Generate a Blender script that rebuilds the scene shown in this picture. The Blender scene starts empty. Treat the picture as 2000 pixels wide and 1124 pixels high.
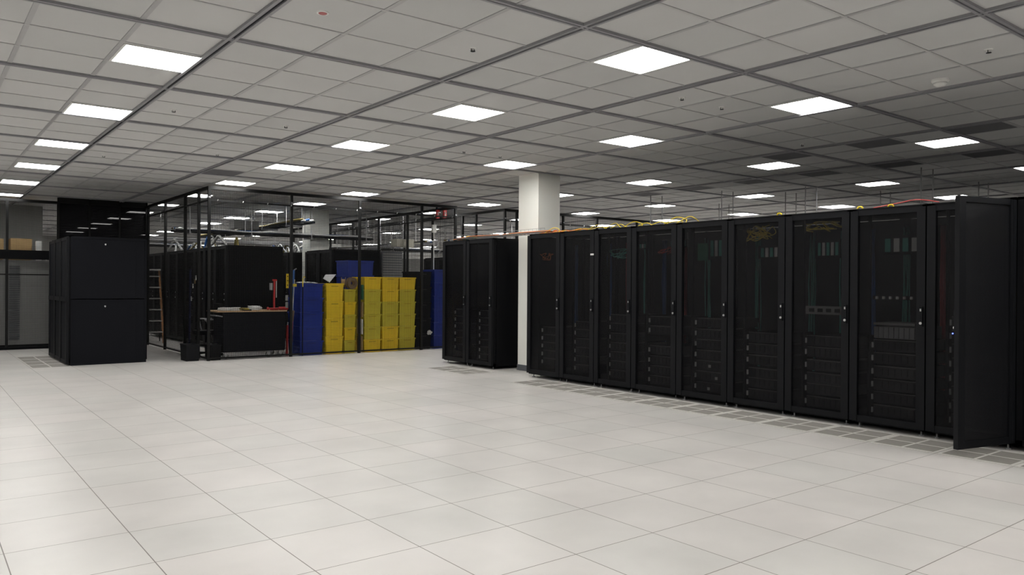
import bpy, math, random
from mathutils import Vector, Matrix
random.seed(7)
S = bpy.context.scene
COL = S.collection
# ------------------------------------------------------------------ camera, world, exposure
H = 1.4441
YAW, PITCH, ROLL = 0.6612, -0.0019, 0.0068
fw = Vector((math.sin(YAW)*math.cos(PITCH), math.cos(YAW)*math.cos(PITCH), math.sin(PITCH)))
rt = Vector((math.cos(YAW), -math.sin(YAW), 0)); up = rt.cross(fw)
r2 = rt*math.cos(ROLL)+up*math.sin(ROLL); u2 = -rt*math.sin(ROLL)+up*math.cos(ROLL)
cam = bpy.data.cameras.new('camera'); camo = bpy.data.objects.new('camera', cam); COL.objects.link(camo)
cam.sensor_width = 36; cam.lens = 1513.12/2000*36; cam.clip_end = 200; cam.clip_start = .05
M = Matrix((r2, u2, -fw)).transposed().to_4x4(); M.translation = Vector((0, 0, H))
camo.matrix_world = M
S.camera = camo
w = bpy.data.worlds.new('world'); S.world = w; w.use_nodes = True
w.node_tree.nodes['Background'].inputs[0].default_value = (.02, .02, .02, 1)
w.node_tree.nodes['Background'].inputs[1].default_value = .2
S.view_settings.view_transform = 'Standard'; S.view_settings.look = 'None'
S.view_settings.exposure = 0.0; S.view_settings.gamma = 1
LIGHT = 24.0         # emission of the ceiling panels' diffusers
LIGHT_COL = (1.0, .985, .95)

# ------------------------------------------------------------------ materials
MATS = {}
def mat(name, col, rough=.6, metal=0., spec=.5, var=.08, scale=9., emit=None):
    if name in MATS: return MATS[name]
    m = bpy.data.materials.new(name); m.use_nodes = True; nt = m.node_tree
    b = nt.nodes['Principled BSDF']
    b.inputs['Roughness'].default_value = rough; b.inputs['Metallic'].default_value = metal
    b.inputs['Specular IOR Level'].default_value = spec
    tc = nt.nodes.new('ShaderNodeTexCoord'); nz = nt.nodes.new('ShaderNodeTexNoise')
    nz.inputs['Scale'].default_value = scale; nt.links.new(tc.outputs['Object'], nz.inputs['Vector'])
    mx = nt.nodes.new('ShaderNodeMix'); mx.data_type = 'RGBA'
    mx.inputs['A'].default_value = tuple(c*(1-var) for c in col)+(1,)
    mx.inputs['B'].default_value = tuple(min(1, c*(1+var)) for c in col)+(1,)
    nt.links.new(nz.outputs['Fac'], mx.inputs['Factor']); nt.links.new(mx.outputs['Result'], b.inputs['Base Color'])
    if emit:
        b.inputs['Emission Color'].default_value = tuple(emit[:3])+(1,); b.inputs['Emission Strength'].default_value = emit[3]
    MATS[name] = m; return m
def perforated(name, col, opacity, rough=.5, stripe=0.):
    """punched steel or smoked panel: part of the light goes straight through"""
    m = mat(name, col, rough, 0, .25)
    nt = m.node_tree; b = nt.nodes['Principled BSDF']; out = nt.nodes['Material Output']
    tr = nt.nodes.new('ShaderNodeBsdfTransparent'); mx = nt.nodes.new('ShaderNodeMixShader')
    mx.inputs[0].default_value = opacity
    if stripe:
        tc = nt.nodes.new('ShaderNodeTexCoord'); wv = nt.nodes.new('ShaderNodeTexWave'); wv.bands_direction = 'Z'
        wv.inputs['Scale'].default_value = 20; wv.inputs['Distortion'].default_value = 1.0
        nt.links.new(tc.outputs['Object'], wv.inputs['Vector'])
        mr = nt.nodes.new('ShaderNodeMapRange'); mr.inputs['To Min'].default_value = opacity-stripe; mr.inputs['To Max'].default_value = min(1, opacity+stripe)
        nt.links.new(wv.outputs['Color'], mr.inputs['Value']); nt.links.new(mr.outputs['Result'], mx.inputs[0])
    nt.links.new(tr.outputs[0], mx.inputs[1]); nt.links.new(b.outputs[0], mx.inputs[2]); nt.links.new(mx.outputs[0], out.inputs[0])
    return m
BLK = mat('black_paint', (.0028, .003, .0040), .6, 0, .12, .15, 4)
BLK2 = mat('black_steel', (.0055, .006, .0075), .55, 0, .15, .12, 6)
SIDE = mat('charcoal_panel', (.0052, .0057, .0082), .65, 0, .12, .06, 2)
WIRE = mat('black_wire', (.003, .003, .003), .5, 0, .25)
STILE = mat('door_stile', (.0060, .0064, .0080), .55, 0, .16, .08, 5)
CHR = mat('chrome', (.7, .7, .7), .3, .9)
SIL = mat('satin_silver', (.30, .30, .31), .45, .5)
STEEL = mat('galvanised_steel', (.5, .5, .51), .4, .6)
WHT = mat('white_plastic', (.72, .72, .70), .5)
PLAS = mat('column_paint', (.80, .80, .75), .6, 0, .3, .02, 3)
BASE = mat('grey_vinyl_base', (.10, .105, .115), .5)
GREY = mat('grey_enamel', (.22, .22, .215), .55)
WOOD = mat('worn_wood', (.42, .28, .16), .6, 0, .4, .25, 14)
CARD = mat('cardboard', (.40, .27, .13), .8, 0, .2, .12)
BRWN = mat('brown_fibre', (.17, .12, .08), .8, 0, .2, .15)
YEL = mat('yellow_plastic', (.78, .54, .018), .45, 0, .5, .06)
YELG = mat('greenish_yellow_plastic', (.56, .47, .035), .45, 0, .5, .06)
BLU = mat('blue_plastic', (.004, .022, .22), .45, 0, .5, .1)
RED = mat('red_paint', (.42, .018, .018), .45)
REDB = mat('bright_red', (.75, .02, .02), .45)
ORG = mat('orange_jacket', (.75, .2, .03), .5)
YJ = mat('yellow_jacket', (.80, .60, .03), .5)
TEAL = mat('teal_jacket', (.10, .42, .36), .5)
DBLU = mat('blue_jacket', (.03, .12, .36), .5)
PINK = mat('red_jacket', (.6, .08, .08), .5)
WJ = mat('white_jacket', (.65, .66, .66), .5)
TANM = mat('tan_fibreglass', (.45, .20, .07), .5)
ALU = mat('aluminium', (.55, .55, .53), .4, .7)
GRN = mat('green_sheet', (.03, .16, .09), .6)
GLD = mat('olive_gold', (.22, .17, .04), .6)
EAR = mat('bright_silver', (.85, .85, .85), .4)
DARKV = mat('perforated_return', (.13, .13, .14), .8)
DOORP = perforated('perforated_door', (.0035, .0036, .0048), .44, .4)
DOORO = perforated('perforated_door_grazing_light', (.0085, .0088, .0105), .86, .5)  # same panel; the open door's paler grazing-light look is put in its colour
DENSE = perforated('dense_black_mesh', (.001, .001, .003), .91, .8, .085)
LED = mat('blue_led', (.05, .05, .3), .4, emit=(.1, .15, 1, 6))
def diffuser():
    m = bpy.data.materials.new('lit_diffuser'); m.use_nodes = True; nt = m.node_tree
    nt.nodes.remove(nt.nodes['Principled BSDF'])
    e = nt.nodes.new('ShaderNodeEmission'); e.inputs[0].default_value = LIGHT_COL+(1,); e.inputs[1].default_value = LIGHT
    nt.links.new(e.outputs[0], nt.nodes['Material Output'].inputs[0]); return m
DIFF = diffuser()
T = .6096; OX, OY = .4022, 4.9033
CZ = 3.344; CT = 1.9547/3*.9794; CX0, CY0 = .0357*.9794, 4.2155*.9794
def tile_mat(name, ox, oy, pitch, c1, c2, groove, gcol, rough, spec, bigvar=.0):
    m = bpy.data.materials.new(name); m.use_nodes = True; nt = m.node_tree; N = nt.nodes.new; L = nt.links.new
    b = nt.nodes['Principled BSDF']; b.inputs['Roughness'].default_value = rough; b.inputs['Specular IOR Level'].default_value = spec
    tc = N('ShaderNodeTexCoord'); sp = N('ShaderNodeSeparateXYZ'); L(tc.outputs['Object'], sp.inputs[0])
    def mth(op, a, bb=None):
        n = N('ShaderNodeMath'); n.operation = op
        for i, v in enumerate((a, bb)):
            if v is None: continue
            if isinstance(v, (int, float)): n.inputs[i].default_value = v
            else: L(v, n.inputs[i])
        return n.outputs[0]
    cells = []; edges = []
    for o, s in (('X', ox), ('Y', oy)):
        u = mth('DIVIDE', mth('SUBTRACT', sp.outputs[o], s), pitch)
        cells.append(mth('FLOOR', u)); fr = mth('FRACT', u)
        edges.append(mth('MINIMUM', fr, mth('SUBTRACT', 1, fr)))
    e = mth('LESS_THAN', mth('MINIMUM', edges[0], edges[1]), groove/pitch/2)
    cb = N('ShaderNodeCombineXYZ'); L(cells[0], cb.inputs[0]); L(cells[1], cb.inputs[1])
    wn = N('ShaderNodeTexWhiteNoise'); L(cb.outputs[0], wn.inputs['Vector'])
    nz = N('ShaderNodeTexNoise'); nz.inputs['Scale'].default_value = 1.3; nz.inputs['Detail'].default_value = 5; L(tc.outputs['Object'], nz.inputs['Vector'])
    mx = N('ShaderNodeMix'); mx.data_type = 'RGBA'; mx.inputs['A'].default_value = c1+(1,); mx.inputs['B'].default_value = c2+(1,)
    L(wn.outputs['Value'], mx.inputs['Factor'])
    sc = N('ShaderNodeMapRange'); L(nz.outputs['Fac'], sc.inputs['Value']); sc.inputs['From Min'].default_value = .3; sc.inputs['From Max'].default_value = .7
    sc.inputs['To Min'].default_value = 1-bigvar; sc.inputs['To Max'].default_value = 1+bigvar*.4
    vm = N('ShaderNodeVectorMath'); vm.operation = 'SCALE'; L(mx.outputs['Result'], vm.inputs[0]); L(sc.outputs['Result'], vm.inputs['Scale'])
    m2 = N('ShaderNodeMix'); m2.data_type = 'RGBA'; L(e, m2.inputs['Factor']); L(vm.outputs[0], m2.inputs['A']); m2.inputs['B'].default_value = gcol+(1,)
    L(m2.outputs['Result'], b.inputs['Base Color'])
    return m
FLOORM = tile_mat('floor_tiles', OX, OY, T, (.605, .59, .565), (.645, .615, .592), .0055, (.13, .11, .095), .33, .45, .12)
CEILM = tile_mat('ceiling_tiles', CX0, CY0, CT, (.53, .535, .53), (.57, .57, .565), .003, (.36, .36, .36), .85, .15, .03)
TEE = mat('ceiling_tee', (.46, .46, .46), .4, 0, .4)
FLNG = mat('strut_flange', (.27, .27, .285), .4, 0, .4)
SLOT = mat('strut_slot', (.012, .012, .014), .7, 0, .2)

# ------------------------------------------------------------------ helpers
class MB:
    def __init__(s): s.v = []; s.f = []
    def add(s, vs, fs, mtx=None):
        o = len(s.v)
        for p in vs: s.v.append(tuple(mtx @ Vector(p)) if mtx else tuple(p))
        s.f += [tuple(i+o for i in q) for q in fs]; return s
    def box(s, x0, y0, z0, x1, y1, z1, mtx=None):
        vs = [(x, y, z) for z in (z0, z1) for y in (y0, y1) for x in (x0, x1)]
        return s.add(vs, [(0, 2, 3, 1), (4, 5, 7, 6), (0, 1, 5, 4), (2, 6, 7, 3), (0, 4, 6, 2), (1, 3, 7, 5)], mtx)
    def taper(s, x0, y0, x1, y1, z0, z1, d):
        vs = [(x0+d, y0+d, z0), (x1-d, y0+d, z0), (x0+d, y1-d, z0), (x1-d, y1-d, z0), (x0, y0, z1), (x1, y0, z1), (x0, y1, z1), (x1, y1, z1)]
        return s.add(vs, [(0, 2, 3, 1), (4, 5, 7, 6), (0, 1, 5, 4), (2, 6, 7, 3), (0, 4, 6, 2), (1, 3, 7, 5)])
    def cyl(s, a, b, r, n=12, r1=None):
        a = Vector(a); b = Vector(b); d = (b-a).normalized(); r1 = r if r1 is None else r1
        t = Vector((0, 0, 1)) if abs(d.z) < .9 else Vector((1, 0, 0)); u = d.cross(t).normalized(); v = d.cross(u)
        vs = [a+(u*math.cos(k*2*math.pi/n)+v*math.sin(k*2*math.pi/n))*r for k in range(n)] + [b+(u*math.cos(k*2*math.pi/n)+v*math.sin(k*2*math.pi/n))*r1 for k in range(n)]
        return s.add(vs, [(k, (k+1) % n, n+(k+1) % n, n+k) for k in range(n)]+[tuple(range(n-1, -1, -1)), tuple(range(n, 2*n))])
    def tube(s, pts, r, n=6, closed=False):
        pts = [Vector(p) for p in pts]; m = len(pts); o = len(s.v)
        for i, p in enumerate(pts):
            q = (pts[(i+1) % m]-pts[i-1]) if closed else (pts[min(i+1, m-1)]-pts[max(i-1, 0)])
            d = q.normalized(); t = Vector((0, 0, 1)) if abs(d.z) < .9 else Vector((1, 0, 0)); u = d.cross(t).normalized(); v = d.cross(u)
            s.v += [tuple(p+(u*math.cos(k*2*math.pi/n)+v*math.sin(k*2*math.pi/n))*r) for k in range(n)]
        for i in range(m if closed else m-1):
            j = (i+1) % m
            s.f += [(o+i*n+k, o+i*n+(k+1) % n, o+j*n+(k+1) % n, o+j*n+k) for k in range(n)]
        if not closed: s.f += [tuple(o+k for k in range(n-1, -1, -1)), tuple(o+(m-1)*n+k for k in range(n))]
        return s
    def lathe(s, prof, c=(0, 0, 0), n=20):
        o = len(s.v); m = len(prof)
        for r, z in prof: s.v += [(c[0]+r*math.cos(k*2*math.pi/n), c[1]+r*math.sin(k*2*math.pi/n), c[2]+z) for k in range(n)]
        for i in range(m-1): s.f += [(o+i*n+k, o+i*n+(k+1) % n, o+(i+1)*n+(k+1) % n, o+(i+1)*n+k) for k in range(n)]
        s.f += [tuple(o+k for k in range(n-1, -1, -1)), tuple(o+(m-1)*n+k for k in range(n))]; return s
    def build(s, name, m, parent=None, loc=(0, 0, 0), smooth=False, label=None):
        me = bpy.data.meshes.new(name); me.from_pydata(s.v, [], s.f); me.update(); me.materials.append(m)
        if smooth:
            me.polygons.foreach_set('use_smooth', [True]*len(me.polygons))
        o = bpy.data.objects.new(name, me); COL.objects.link(o); o.location = loc
        if parent: o.parent = parent
        if label: o['label'] = label
        return o
def tag(o, label, cat, group=None, kind=None):
    o['label'] = label; o['category'] = cat
    if group: o['group'] = group
    if kind: o['kind'] = kind
    return o
def thing(name, label, cat, loc=(0, 0, 0), group=None, rz=0):
    o = bpy.data.objects.new(name, None); COL.objects.link(o); o.location = loc; o.rotation_euler = (0, 0, rz); o.empty_display_size = .1
    return tag(o, label, cat, group)
def dup(root, loc, label, group=None, rz=None):
    r = root.copy(); COL.objects.link(r); r.location = loc; r['label'] = label
    if rz is not None: r.rotation_euler = (0, 0, rz)
    if group: r['group'] = group
    for ch in list(root.children):
        c = ch.copy(); COL.objects.link(c); c.parent = r
        for g in ch.children:
            d = g.copy(); COL.objects.link(d); d.parent = c
    return r
def struct(name, mb, m):
    o = mb.build(name, m); o['kind'] = 'structure'; return o
ORD = ['first', 'second', 'third', 'fourth', 'fifth', 'sixth', 'seventh', 'eighth', 'ninth', 'tenth', 'eleventh', 'twelfth', 'thirteenth', 'fourteenth', 'fifteenth']

# ------------------------------------------------------------------ room shell
X0, X1, Y0, Y1 = -9., 34., -8., 36.
struct('floor', MB().box(X0, Y0, -.05, X1, Y1, 0), FLOORM)
struct('ceiling', MB().box(X0, Y0, CZ, X1, Y1, CZ+.05), CEILM)
WALLM = mat('wall_paint', (.30, .30, .29), .7, 0, .3, .04, 1)
struct('wall_left', MB().box(X0-.1, Y0, 0, X0, Y1, CZ), WALLM)
struct('wall_right', MB().box(X1, Y0, 0, X1+.1, Y1, CZ), WALLM)
struct('wall_back', MB().box(X0, Y1, 0, X1, Y1+.1, CZ), WALLM)
struct('wall_front', MB().box(X0, Y0-.1, 0, X1, Y0, CZ), WALLM)
minor = MB(); minor2 = MB(); fl_ = MB(); sl_ = MB()
for a in range(-15, 54):
    x = CX0+a*CT
    if not X0 < x < X1: continue
    if a % 3 == 0:
        fl_.box(x-.038, Y0, CZ-.022, x-.013, Y1, CZ+.001); fl_.box(x+.013, Y0, CZ-.022, x+.038, Y1, CZ+.001)
        sl_.box(x-.013, Y0, CZ-.010, x+.013, Y1, CZ+.001)
    else: minor2.box(x-.018, Y0, CZ-.005, x+.018, Y1, CZ+.001)
for b in range(-19, 50):
    y = CY0+b*CT
    if not Y0 < y < Y1: continue
    if b % 3 == 0:
        fl_.box(X0, y-.030, CZ-.021, X1, y-.006, CZ+.001); fl_.box(X0, y+.006, CZ-.021, X1, y+.030, CZ+.001)
        sl_.box(X0, y-.006, CZ-.011, X1, y+.006, CZ+.001)
    else: minor.box(X0, y-.011, CZ-.006, X1, y+.011, CZ+.001)
struct('trim_1', minor, TEE); struct('trim_4', minor2, mat('main_tee', (.385, .385, .39), .4, 0, .4)); struct('trim_2', fl_, FLNG); struct('trim_3', sl_, SLOT)

# white column with its dark base
c = struct('wall_column', MB().box(8.27, 9.928, 0, 8.745, 10.454, CZ), PLAS)
struct('baseboard_column', MB().box(8.262, 9.92, 0, 8.753, 10.462, .1), BASE)
# second column inside the far cage
struct('wall_column_far', MB().box(8.0, 18.6, 0, 8.5, 19.1, CZ), PLAS)

# ------------------------------------------------------------------ ceiling lights
lp = thing('ceiling_light', '', 'ceiling light', (0, 0, CZ), 'square ceiling light panels')
h = CT/2-.016
fr = MB()
for a, b, c_, d in ((-h, -h, h, -h+.02), (-h, h-.02, h, h), (-h, -h+.02, -h+.02, h-.02), (h-.02, -h+.02, h, h-.02)): fr.box(a, b, -.012, c_, d, .0)
fr.build('frame', WHT, lp)
MB().box(-h+.02, -h+.02, -.009, h-.02, h-.02, -.003).build('diffuser', DIFF, lp)
cols = {-6.5: 'row behind the viewer', -2.5: 'row left of the picture', 2.5: 'leftmost row of lights', 7.5: 'second row of lights from the left', 11.5: 'third row of lights from the left',
        16.5: 'fourth row of lights from the left', 21.5: 'fifth row of lights from the left', 26.5: 'sixth row of lights from the left', 31.5: 'seventh row of lights from the left', 36.5: 'eighth row of lights from the left', 41.5: 'ninth row of lights from the left', 46.5: 'tenth row of lights from the left'}
first = True
for a, lab in cols.items():
    n = 0
    for k in range(-3, 12):
        b = .5+4*k
        x = CX0+a*CT; y = CY0+b*CT
        if y > Y1-.5 or y < Y0+.5 or x > X1-.5: continue
        if a < 0 and b > 21: continue
        if a == 2.5 and b > 25: continue
        vis = b > (0 if a > 3 else 4) - .1
        l = ('glowing square ceiling panel, %s in the %s' % (ORD[k if a > 3 else k-1], lab)) if vis and a > 0 else 'glowing square ceiling panel out of the picture, added to light the room'  # panels outside the view are added to light the room
        if first: lp.location = (x, y, CZ); lp['label'] = l; first = False
        else: dup(lp, (x, y, CZ), l)
# dark perforated return tiles in the ceiling
vt = None
for i, (a, b, wd) in enumerate([(12.5, -1.5, 'nearest'), (15.5, -.5, 'second nearest'), (15.5, 1.5, ''), (15.5, 3.5, ''), (18.5, .5, ''), (18.5, 2.5, ''), (18.5, 4.5, ''), (18.5, 6.5, ''), (18.5, 8.5, ''), (18.5, 10.5, ''), (6.5, 14.5, '')]):
    if i == 0: continue
    x = CX0+a*CT; y = CY0+b*CT
    lab = {1: 'dark grey return tile in ceiling at far right, nearest of all', 2: 'dark grey return tile in ceiling, second from near end of the first row', 3: 'dark grey return tile in ceiling, furthest of the first row of three',
           4: 'dark grey return tile in ceiling, nearest in the second row', 5: 'dark grey return tile in ceiling, second of the second row', 6: 'dark grey return tile in ceiling, third of the second row',
           7: 'dark grey return tile in ceiling, fourth of the second row', 8: 'dark grey return tile in ceiling, fifth of the second row', 9: 'dark grey return tile in ceiling, sixth and furthest of the second row', 10: 'dark grey return tile in ceiling alone near the corner of the mesh cage'}[i]
    if vt is None:
        vt = thing('ceiling_vent', lab, 'ceiling vent', (x, y, CZ), 'dark return tiles in the ceiling')
        MB().box(-h, -h, -.004, h, h, 0).build('perforated_face', DARKV, vt)
        f2 = MB()
        for q in ((-h, -h, h, -h+.012), (-h, h-.012, h, h), (-h, -h, -h+.012, h), (h-.012, -h, h, h)): f2.box(q[0], q[1], -.008, q[2], q[3], 0)
        f2.build('frame', TEE, vt)
    else: dup(vt, (x, y, CZ), lab)
# sprinklers, detector and the red disc
sp = None
for (a, b, lab) in [(5.5, 1.5, 'small metal sprinkler head in the ceiling left of the second light row, nearest'), (5.5, 7.6, 'small sprinkler head hanging in the ceiling above the mesh cage aisle'), (3.5, 7.55, 'small sprinkler head right of the second left ceiling light'),
                    (9.5, 1.5, 'small sprinkler head between the two big right ceiling lights, left one'), (10.5, 1.5, 'small sprinkler head between the two big right ceiling lights, right one'), (10.5, -2.5, 'small sprinkler head in the ceiling at the top right corner'),
                    (14.5, 2.5, 'small sprinkler head beside the nearest dark ceiling tile'), (3.5, 13.6, 'tiny sprinkler head far back on the left ceiling'), (5.5, 11.7, 'tiny sprinkler head on the ceiling in front of the cage corner'), (9.6, 7.7, 'small sprinkler head in the ceiling above the white column, left one'), (10.6, 7.7, 'small sprinkler head in the ceiling above the white column, right one')]:
    loc = (CX0+a*CT, CY0+b*CT, CZ)
    if sp is None:
        sp = thing('sprinkler_head', lab, 'sprinkler', loc, 'sprinkler heads in the ceiling')
        MB().lathe([(.034, 0), (.03, -.006), (.010, -.008), (.007, -.024)], n=14).build('escutcheon', WHT, sp)
        d = MB().lathe([(.020, -.026), (.020, -.028)], n=14); d.box(-.018, -.002, -.028, -.014, .002, -.006); d.box(.014, -.002, -.028, .018, .002, -.006)
        d.build('deflector', BLK2, sp)
    else: dup(sp, loc, lab)
d = thing('smoke_detector', 'round white smoke detector on the ceiling at right', 'smoke detector', (CX0+11.5*CT, CY0-1.5*CT, CZ))
MB().lathe([(.075, 0), (.075, -.015), (.062, -.03)], n=28).build('base', WHT, d, smooth=False)
MB().lathe([(.058, -.03), (.055, -.045), (.035, -.06), (.01, -.064)], n=28).build('dome', WHT, d, smooth=True)
d = thing('capped_sprinkler', 'small red sprinkler cover in the ceiling near the top left', 'sprinkler', (CX0+3.5*CT, CY0+1.5*CT, CZ))
MB().lathe([(.045, 0), (.042, -.006)], n=24).build('escutcheon', WHT, d)
MB().lathe([(.030, -.006), (.026, -.010), (.01, -.012)], n=20).build('red_cap', mat('faded_red', (.42, .13, .13), .6), d)

# ------------------------------------------------------------------ perforated floor tiles
GRL = mat('vent_slots', (.27, .255, .235), .8, 0, .2, .1, 40)
FRM = mat('vent_tile_frame', (.60, .58, .55), .5)
def vent_tile(lab, x, y, group):
    t = thing('vented_floor_tile', lab, 'floor tile', (x, y, 0), group)
    g = MB(); m_ = .035; bw = .022; n = 2
    f = MB(); f.box(.004, .004, 0, T-.004, m_, .004); f.box(.004, T-m_, 0, T-.004, T-.004, .004); f.box(.004, m_, 0, m_, T-m_, .004); f.box(T-m_, m_, 0, T-.004, T-m_, .004)
    f.box(T/2-bw/2, m_, 0, T/2+bw/2, T-m_, .004); f.box(m_, T/2-bw/2, 0, T-m_, T/2+bw/2, .004)
    f.build('frame', FRM, t)
    for i in range(2):
        for j in range(2):
            xa = m_+i*(T/2-m_+bw/2); ya = m_+j*(T/2-m_+bw/2); s = T/2-m_-bw/2
            MB().box(xa, ya, 0, xa+s, ya+s, .003).build('grille', GRL, t)
    return t
vp = vent_tile('vented floor tile in front of the long rack row, first beside the column end', OX+11*T, OY+6*T, 'vented tiles along the rack row')
for k in range(1, 12):
    dup(vp, (OX+11*T, OY+(6-k)*T, 0), 'vented floor tile in front of the long rack row, %s from its column end' % ORD[k])
for k in range(2):
    dup(vp, (OX+11*T, OY+(9+k)*T, 0), 'vented floor tile before the short pair of racks, %s one' % ('right', 'left')[k], 'vented tiles by the rack pair')
def slot_tile(lab, x, y):
    t = thing('slotted_floor_tile', lab, 'floor tile', (x, y, 0), 'slotted tiles by the charcoal cabinets')
    f = MB(); f.box(.004, .004, 0, T-.004, T-.004, .002); f.build('frame', FRM, t)
    for i in range(2):
        g = MB()
        for j in range(6):
            ya = .04+j*.09; g.box(.03+i*.285, ya, .001, .03+i*.285+.26, ya+.062, .0035)
        g.build('grille', GRL, t)
    return t
sf = slot_tile('slotted floor tile at foot of the charcoal cabinets, nearest one', OX+2*T, OY+17*T)
for k in range(1, 4): dup(sf, (OX+2*T, OY+(17+k)*T, 0), 'slotted floor tile at foot of the charcoal cabinets, %s one' % ORD[k])

# ------------------------------------------------------------------ server racks
RH = 2.27
def door_mb(w, z0=.07, z1=2.245):
    """hinge at the origin, leaf runs to -Y, outside is -X"""
    st = .085; f = MB()
    f.box(-.045, -st, z0, -.002, -.004, z1); f.box(-.045, -w+.004, z0, -.002, -w+st, z1)
    f.box(-.040, -w+st, z1-.05, -.004, -st, z1); f.box(-.040, -w+st, z0, -.004, -st, z0+.06)
    return f, MB().box(-.026, -w+st, z0+.06, -.018, -st, z1-.05)
def make_door(w, parent, loc, rz=0, name='door', lab=None, solid=False):
    f, p = door_mb(w, .03 if solid else .07)
    d = f.build(name, STILE, parent, loc); d.rotation_euler = (0, 0, rz)
    if lab: d['label'] = lab
    if solid:
        MB().box(-.03, -w+.08, .08, -.02, -.08, 1.12).build('lower_leaf', SIDE, d); MB().box(-.034, -w+.08, 1.20, -.02, -.08, 2.2).build('upper_leaf', SIDE, d)
        MB().box(-.05, -w+.01, 1.12, -.02, -.01, 1.20).build('cross_rail', STILE, d)
        return d
    p.build('perforated_panel', DOORO if rz else DOORP, d)
    hd = MB().box(-.062, -w+.02, 1.08, -.045, -w+.05, 1.27); hd.build('handle', BLK2, d)
    MB().cyl((-.062, -w+.035, 1.11), (-.070, -w+.035, 1.11), .013, 10).box(-.068, -w+.028, 1.225, -.06, -w+.042, 1.25).build('lock', CHR, d, label='chrome lock')
    return d
def make_rack(lab, loc, w, depth=1.2, door_rz=0, group=None, split=False, sides=(True, True), rear=.985, name='server_rack', cat='server rack'):
    t = thing(name, lab, cat, loc, group)
    b = MB()
    for y in (.002, w-.052):
        for x in (.0, depth-.05): b.box(x, y, .05, x+.05, y+.05, RH)
    b.box(.0, .002, .05, depth, w-.002, .10); b.box(0, .002, RH-.025, depth, w-.002, RH)
    for y in (.12, w-.145): b.box(.10, y, .10, .13, y+.025, RH-.025)        # mounting rails
    b.box(depth-.03, .052, .10, depth-.01, w-.052, RH*rear)                 # rear door, open slot at the top
    if split is not None and name != 'server_rack': b.box(.01, .01, 0, depth-.01, w-.01, .05)
    b.build('frame', BLK, t)
    make_door(w, t, (0, w, 0), door_rz, solid=(name != 'server_rack'))
    for k, y in enumerate((.0005, w-.0105)):
        if not sides[k]: continue
        if split:
            for z0, z1, nm in ((.0, 1.155, 'lower'), (1.17, RH-.012, 'upper')):
                p = MB().box(.02, y-.012, z0, depth-.02, y+.0, z1).build('side_panel', SIDE, t)
                e = MB(); e.box(.02, y-.02, z0, .05, y-.011, z1); e.box(depth-.20, y-.014, z0, depth-.195, y-.011, z1); e.box(depth-.05, y-.02, z0, depth-.02, y-.011, z1)
                e.box(.05, y-.02, z1-.03, depth-.05, y-.011, z1); e.box(.05, y-.02, z0, depth-.05, y-.011, z0+.03)
                e.build('panel_edge', SIDE, p)
                MB().cyl((.56, y-.012, z1-.12), (.56, y-.028, z1-.12), .014, 12).box(.556, y-.034, z1-.14, .566, y-.026, z1-.11).build('lock', CHR, p, label='chrome lock')
        else: MB().box(.06, y, .06, depth-.02, y+.01, RH-.03).build('side_panel', BLK, t)
    for y in (.07, w-.07) if name == 'server_rack' else ():
        for x in (.05, depth-.08):
            MB().cyl((x, y, 0), (x, y, .012), .026, 10).cyl((x, y, .012), (x, y, .05), .008, 8).build('foot', SIL if x < .1 else BLK2, t)
    return t
seams = [9.583, 8.797, 8.055, 7.326, 6.541, 5.754, 4.982, 4.226, 3.455, 2.693, 1.925]
RX = 7.80
rlab = ['first rack right of the white column, with orange cables inside', 'second rack right of the white column, small white sticker at its right', 'third rack right of the white column, teal cable loops at top',
        'fourth rack right of the white column, red cables at top', 'fifth rack from the column, green sheet hanging inside at top', 'sixth rack from the column, yellow cable tangle inside its top',
        'seventh rack from the column, yellow cables and grey shelf inside', 'eighth rack from the column, grey drive shelf lit inside', 'ninth rack from the column, half hidden behind the open door', 'tenth rack at the right picture edge with its door swung open']
racks = []
for i in range(10):
    w_ = seams[i]-seams[i+1]-.006
    racks.append(make_rack('black '+rlab[i], (RX, seams[i+1]+.003, 0), w_, 1.2, math.radians(-103.7) if i == 9 else 0, sides=(i == 9, i == 0), group='racks in the long row'))
# the pair beside the column
for i, (ya, yb, l) in enumerate(((11.49, 12.26, 'left rack of the short pair standing left of the column'), (10.70, 11.48, 'right rack of the short pair, blank black side facing the column'))):
    make_rack('black '+l, (7.93, ya, 0), yb-ya-.004, 1.2, sides=(i == 1, i == 0), group='short pair of racks')
# charcoal cabinets at left
for i in range(3):
    l = ['charcoal cabinet nearest the viewer, two-part side panel with locks', 'charcoal cabinet in the middle of the left three', 'charcoal cabinet furthest back of the left three'][i]
    make_rack(l, (2.20, 15.385+i*.71, 0), .705, 1.26, split=(i == 0), sides=(i == 0, i == 2), rear=.98, group='charcoal cabinets', name='equipment_cabinet', cat='cabinet')

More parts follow.
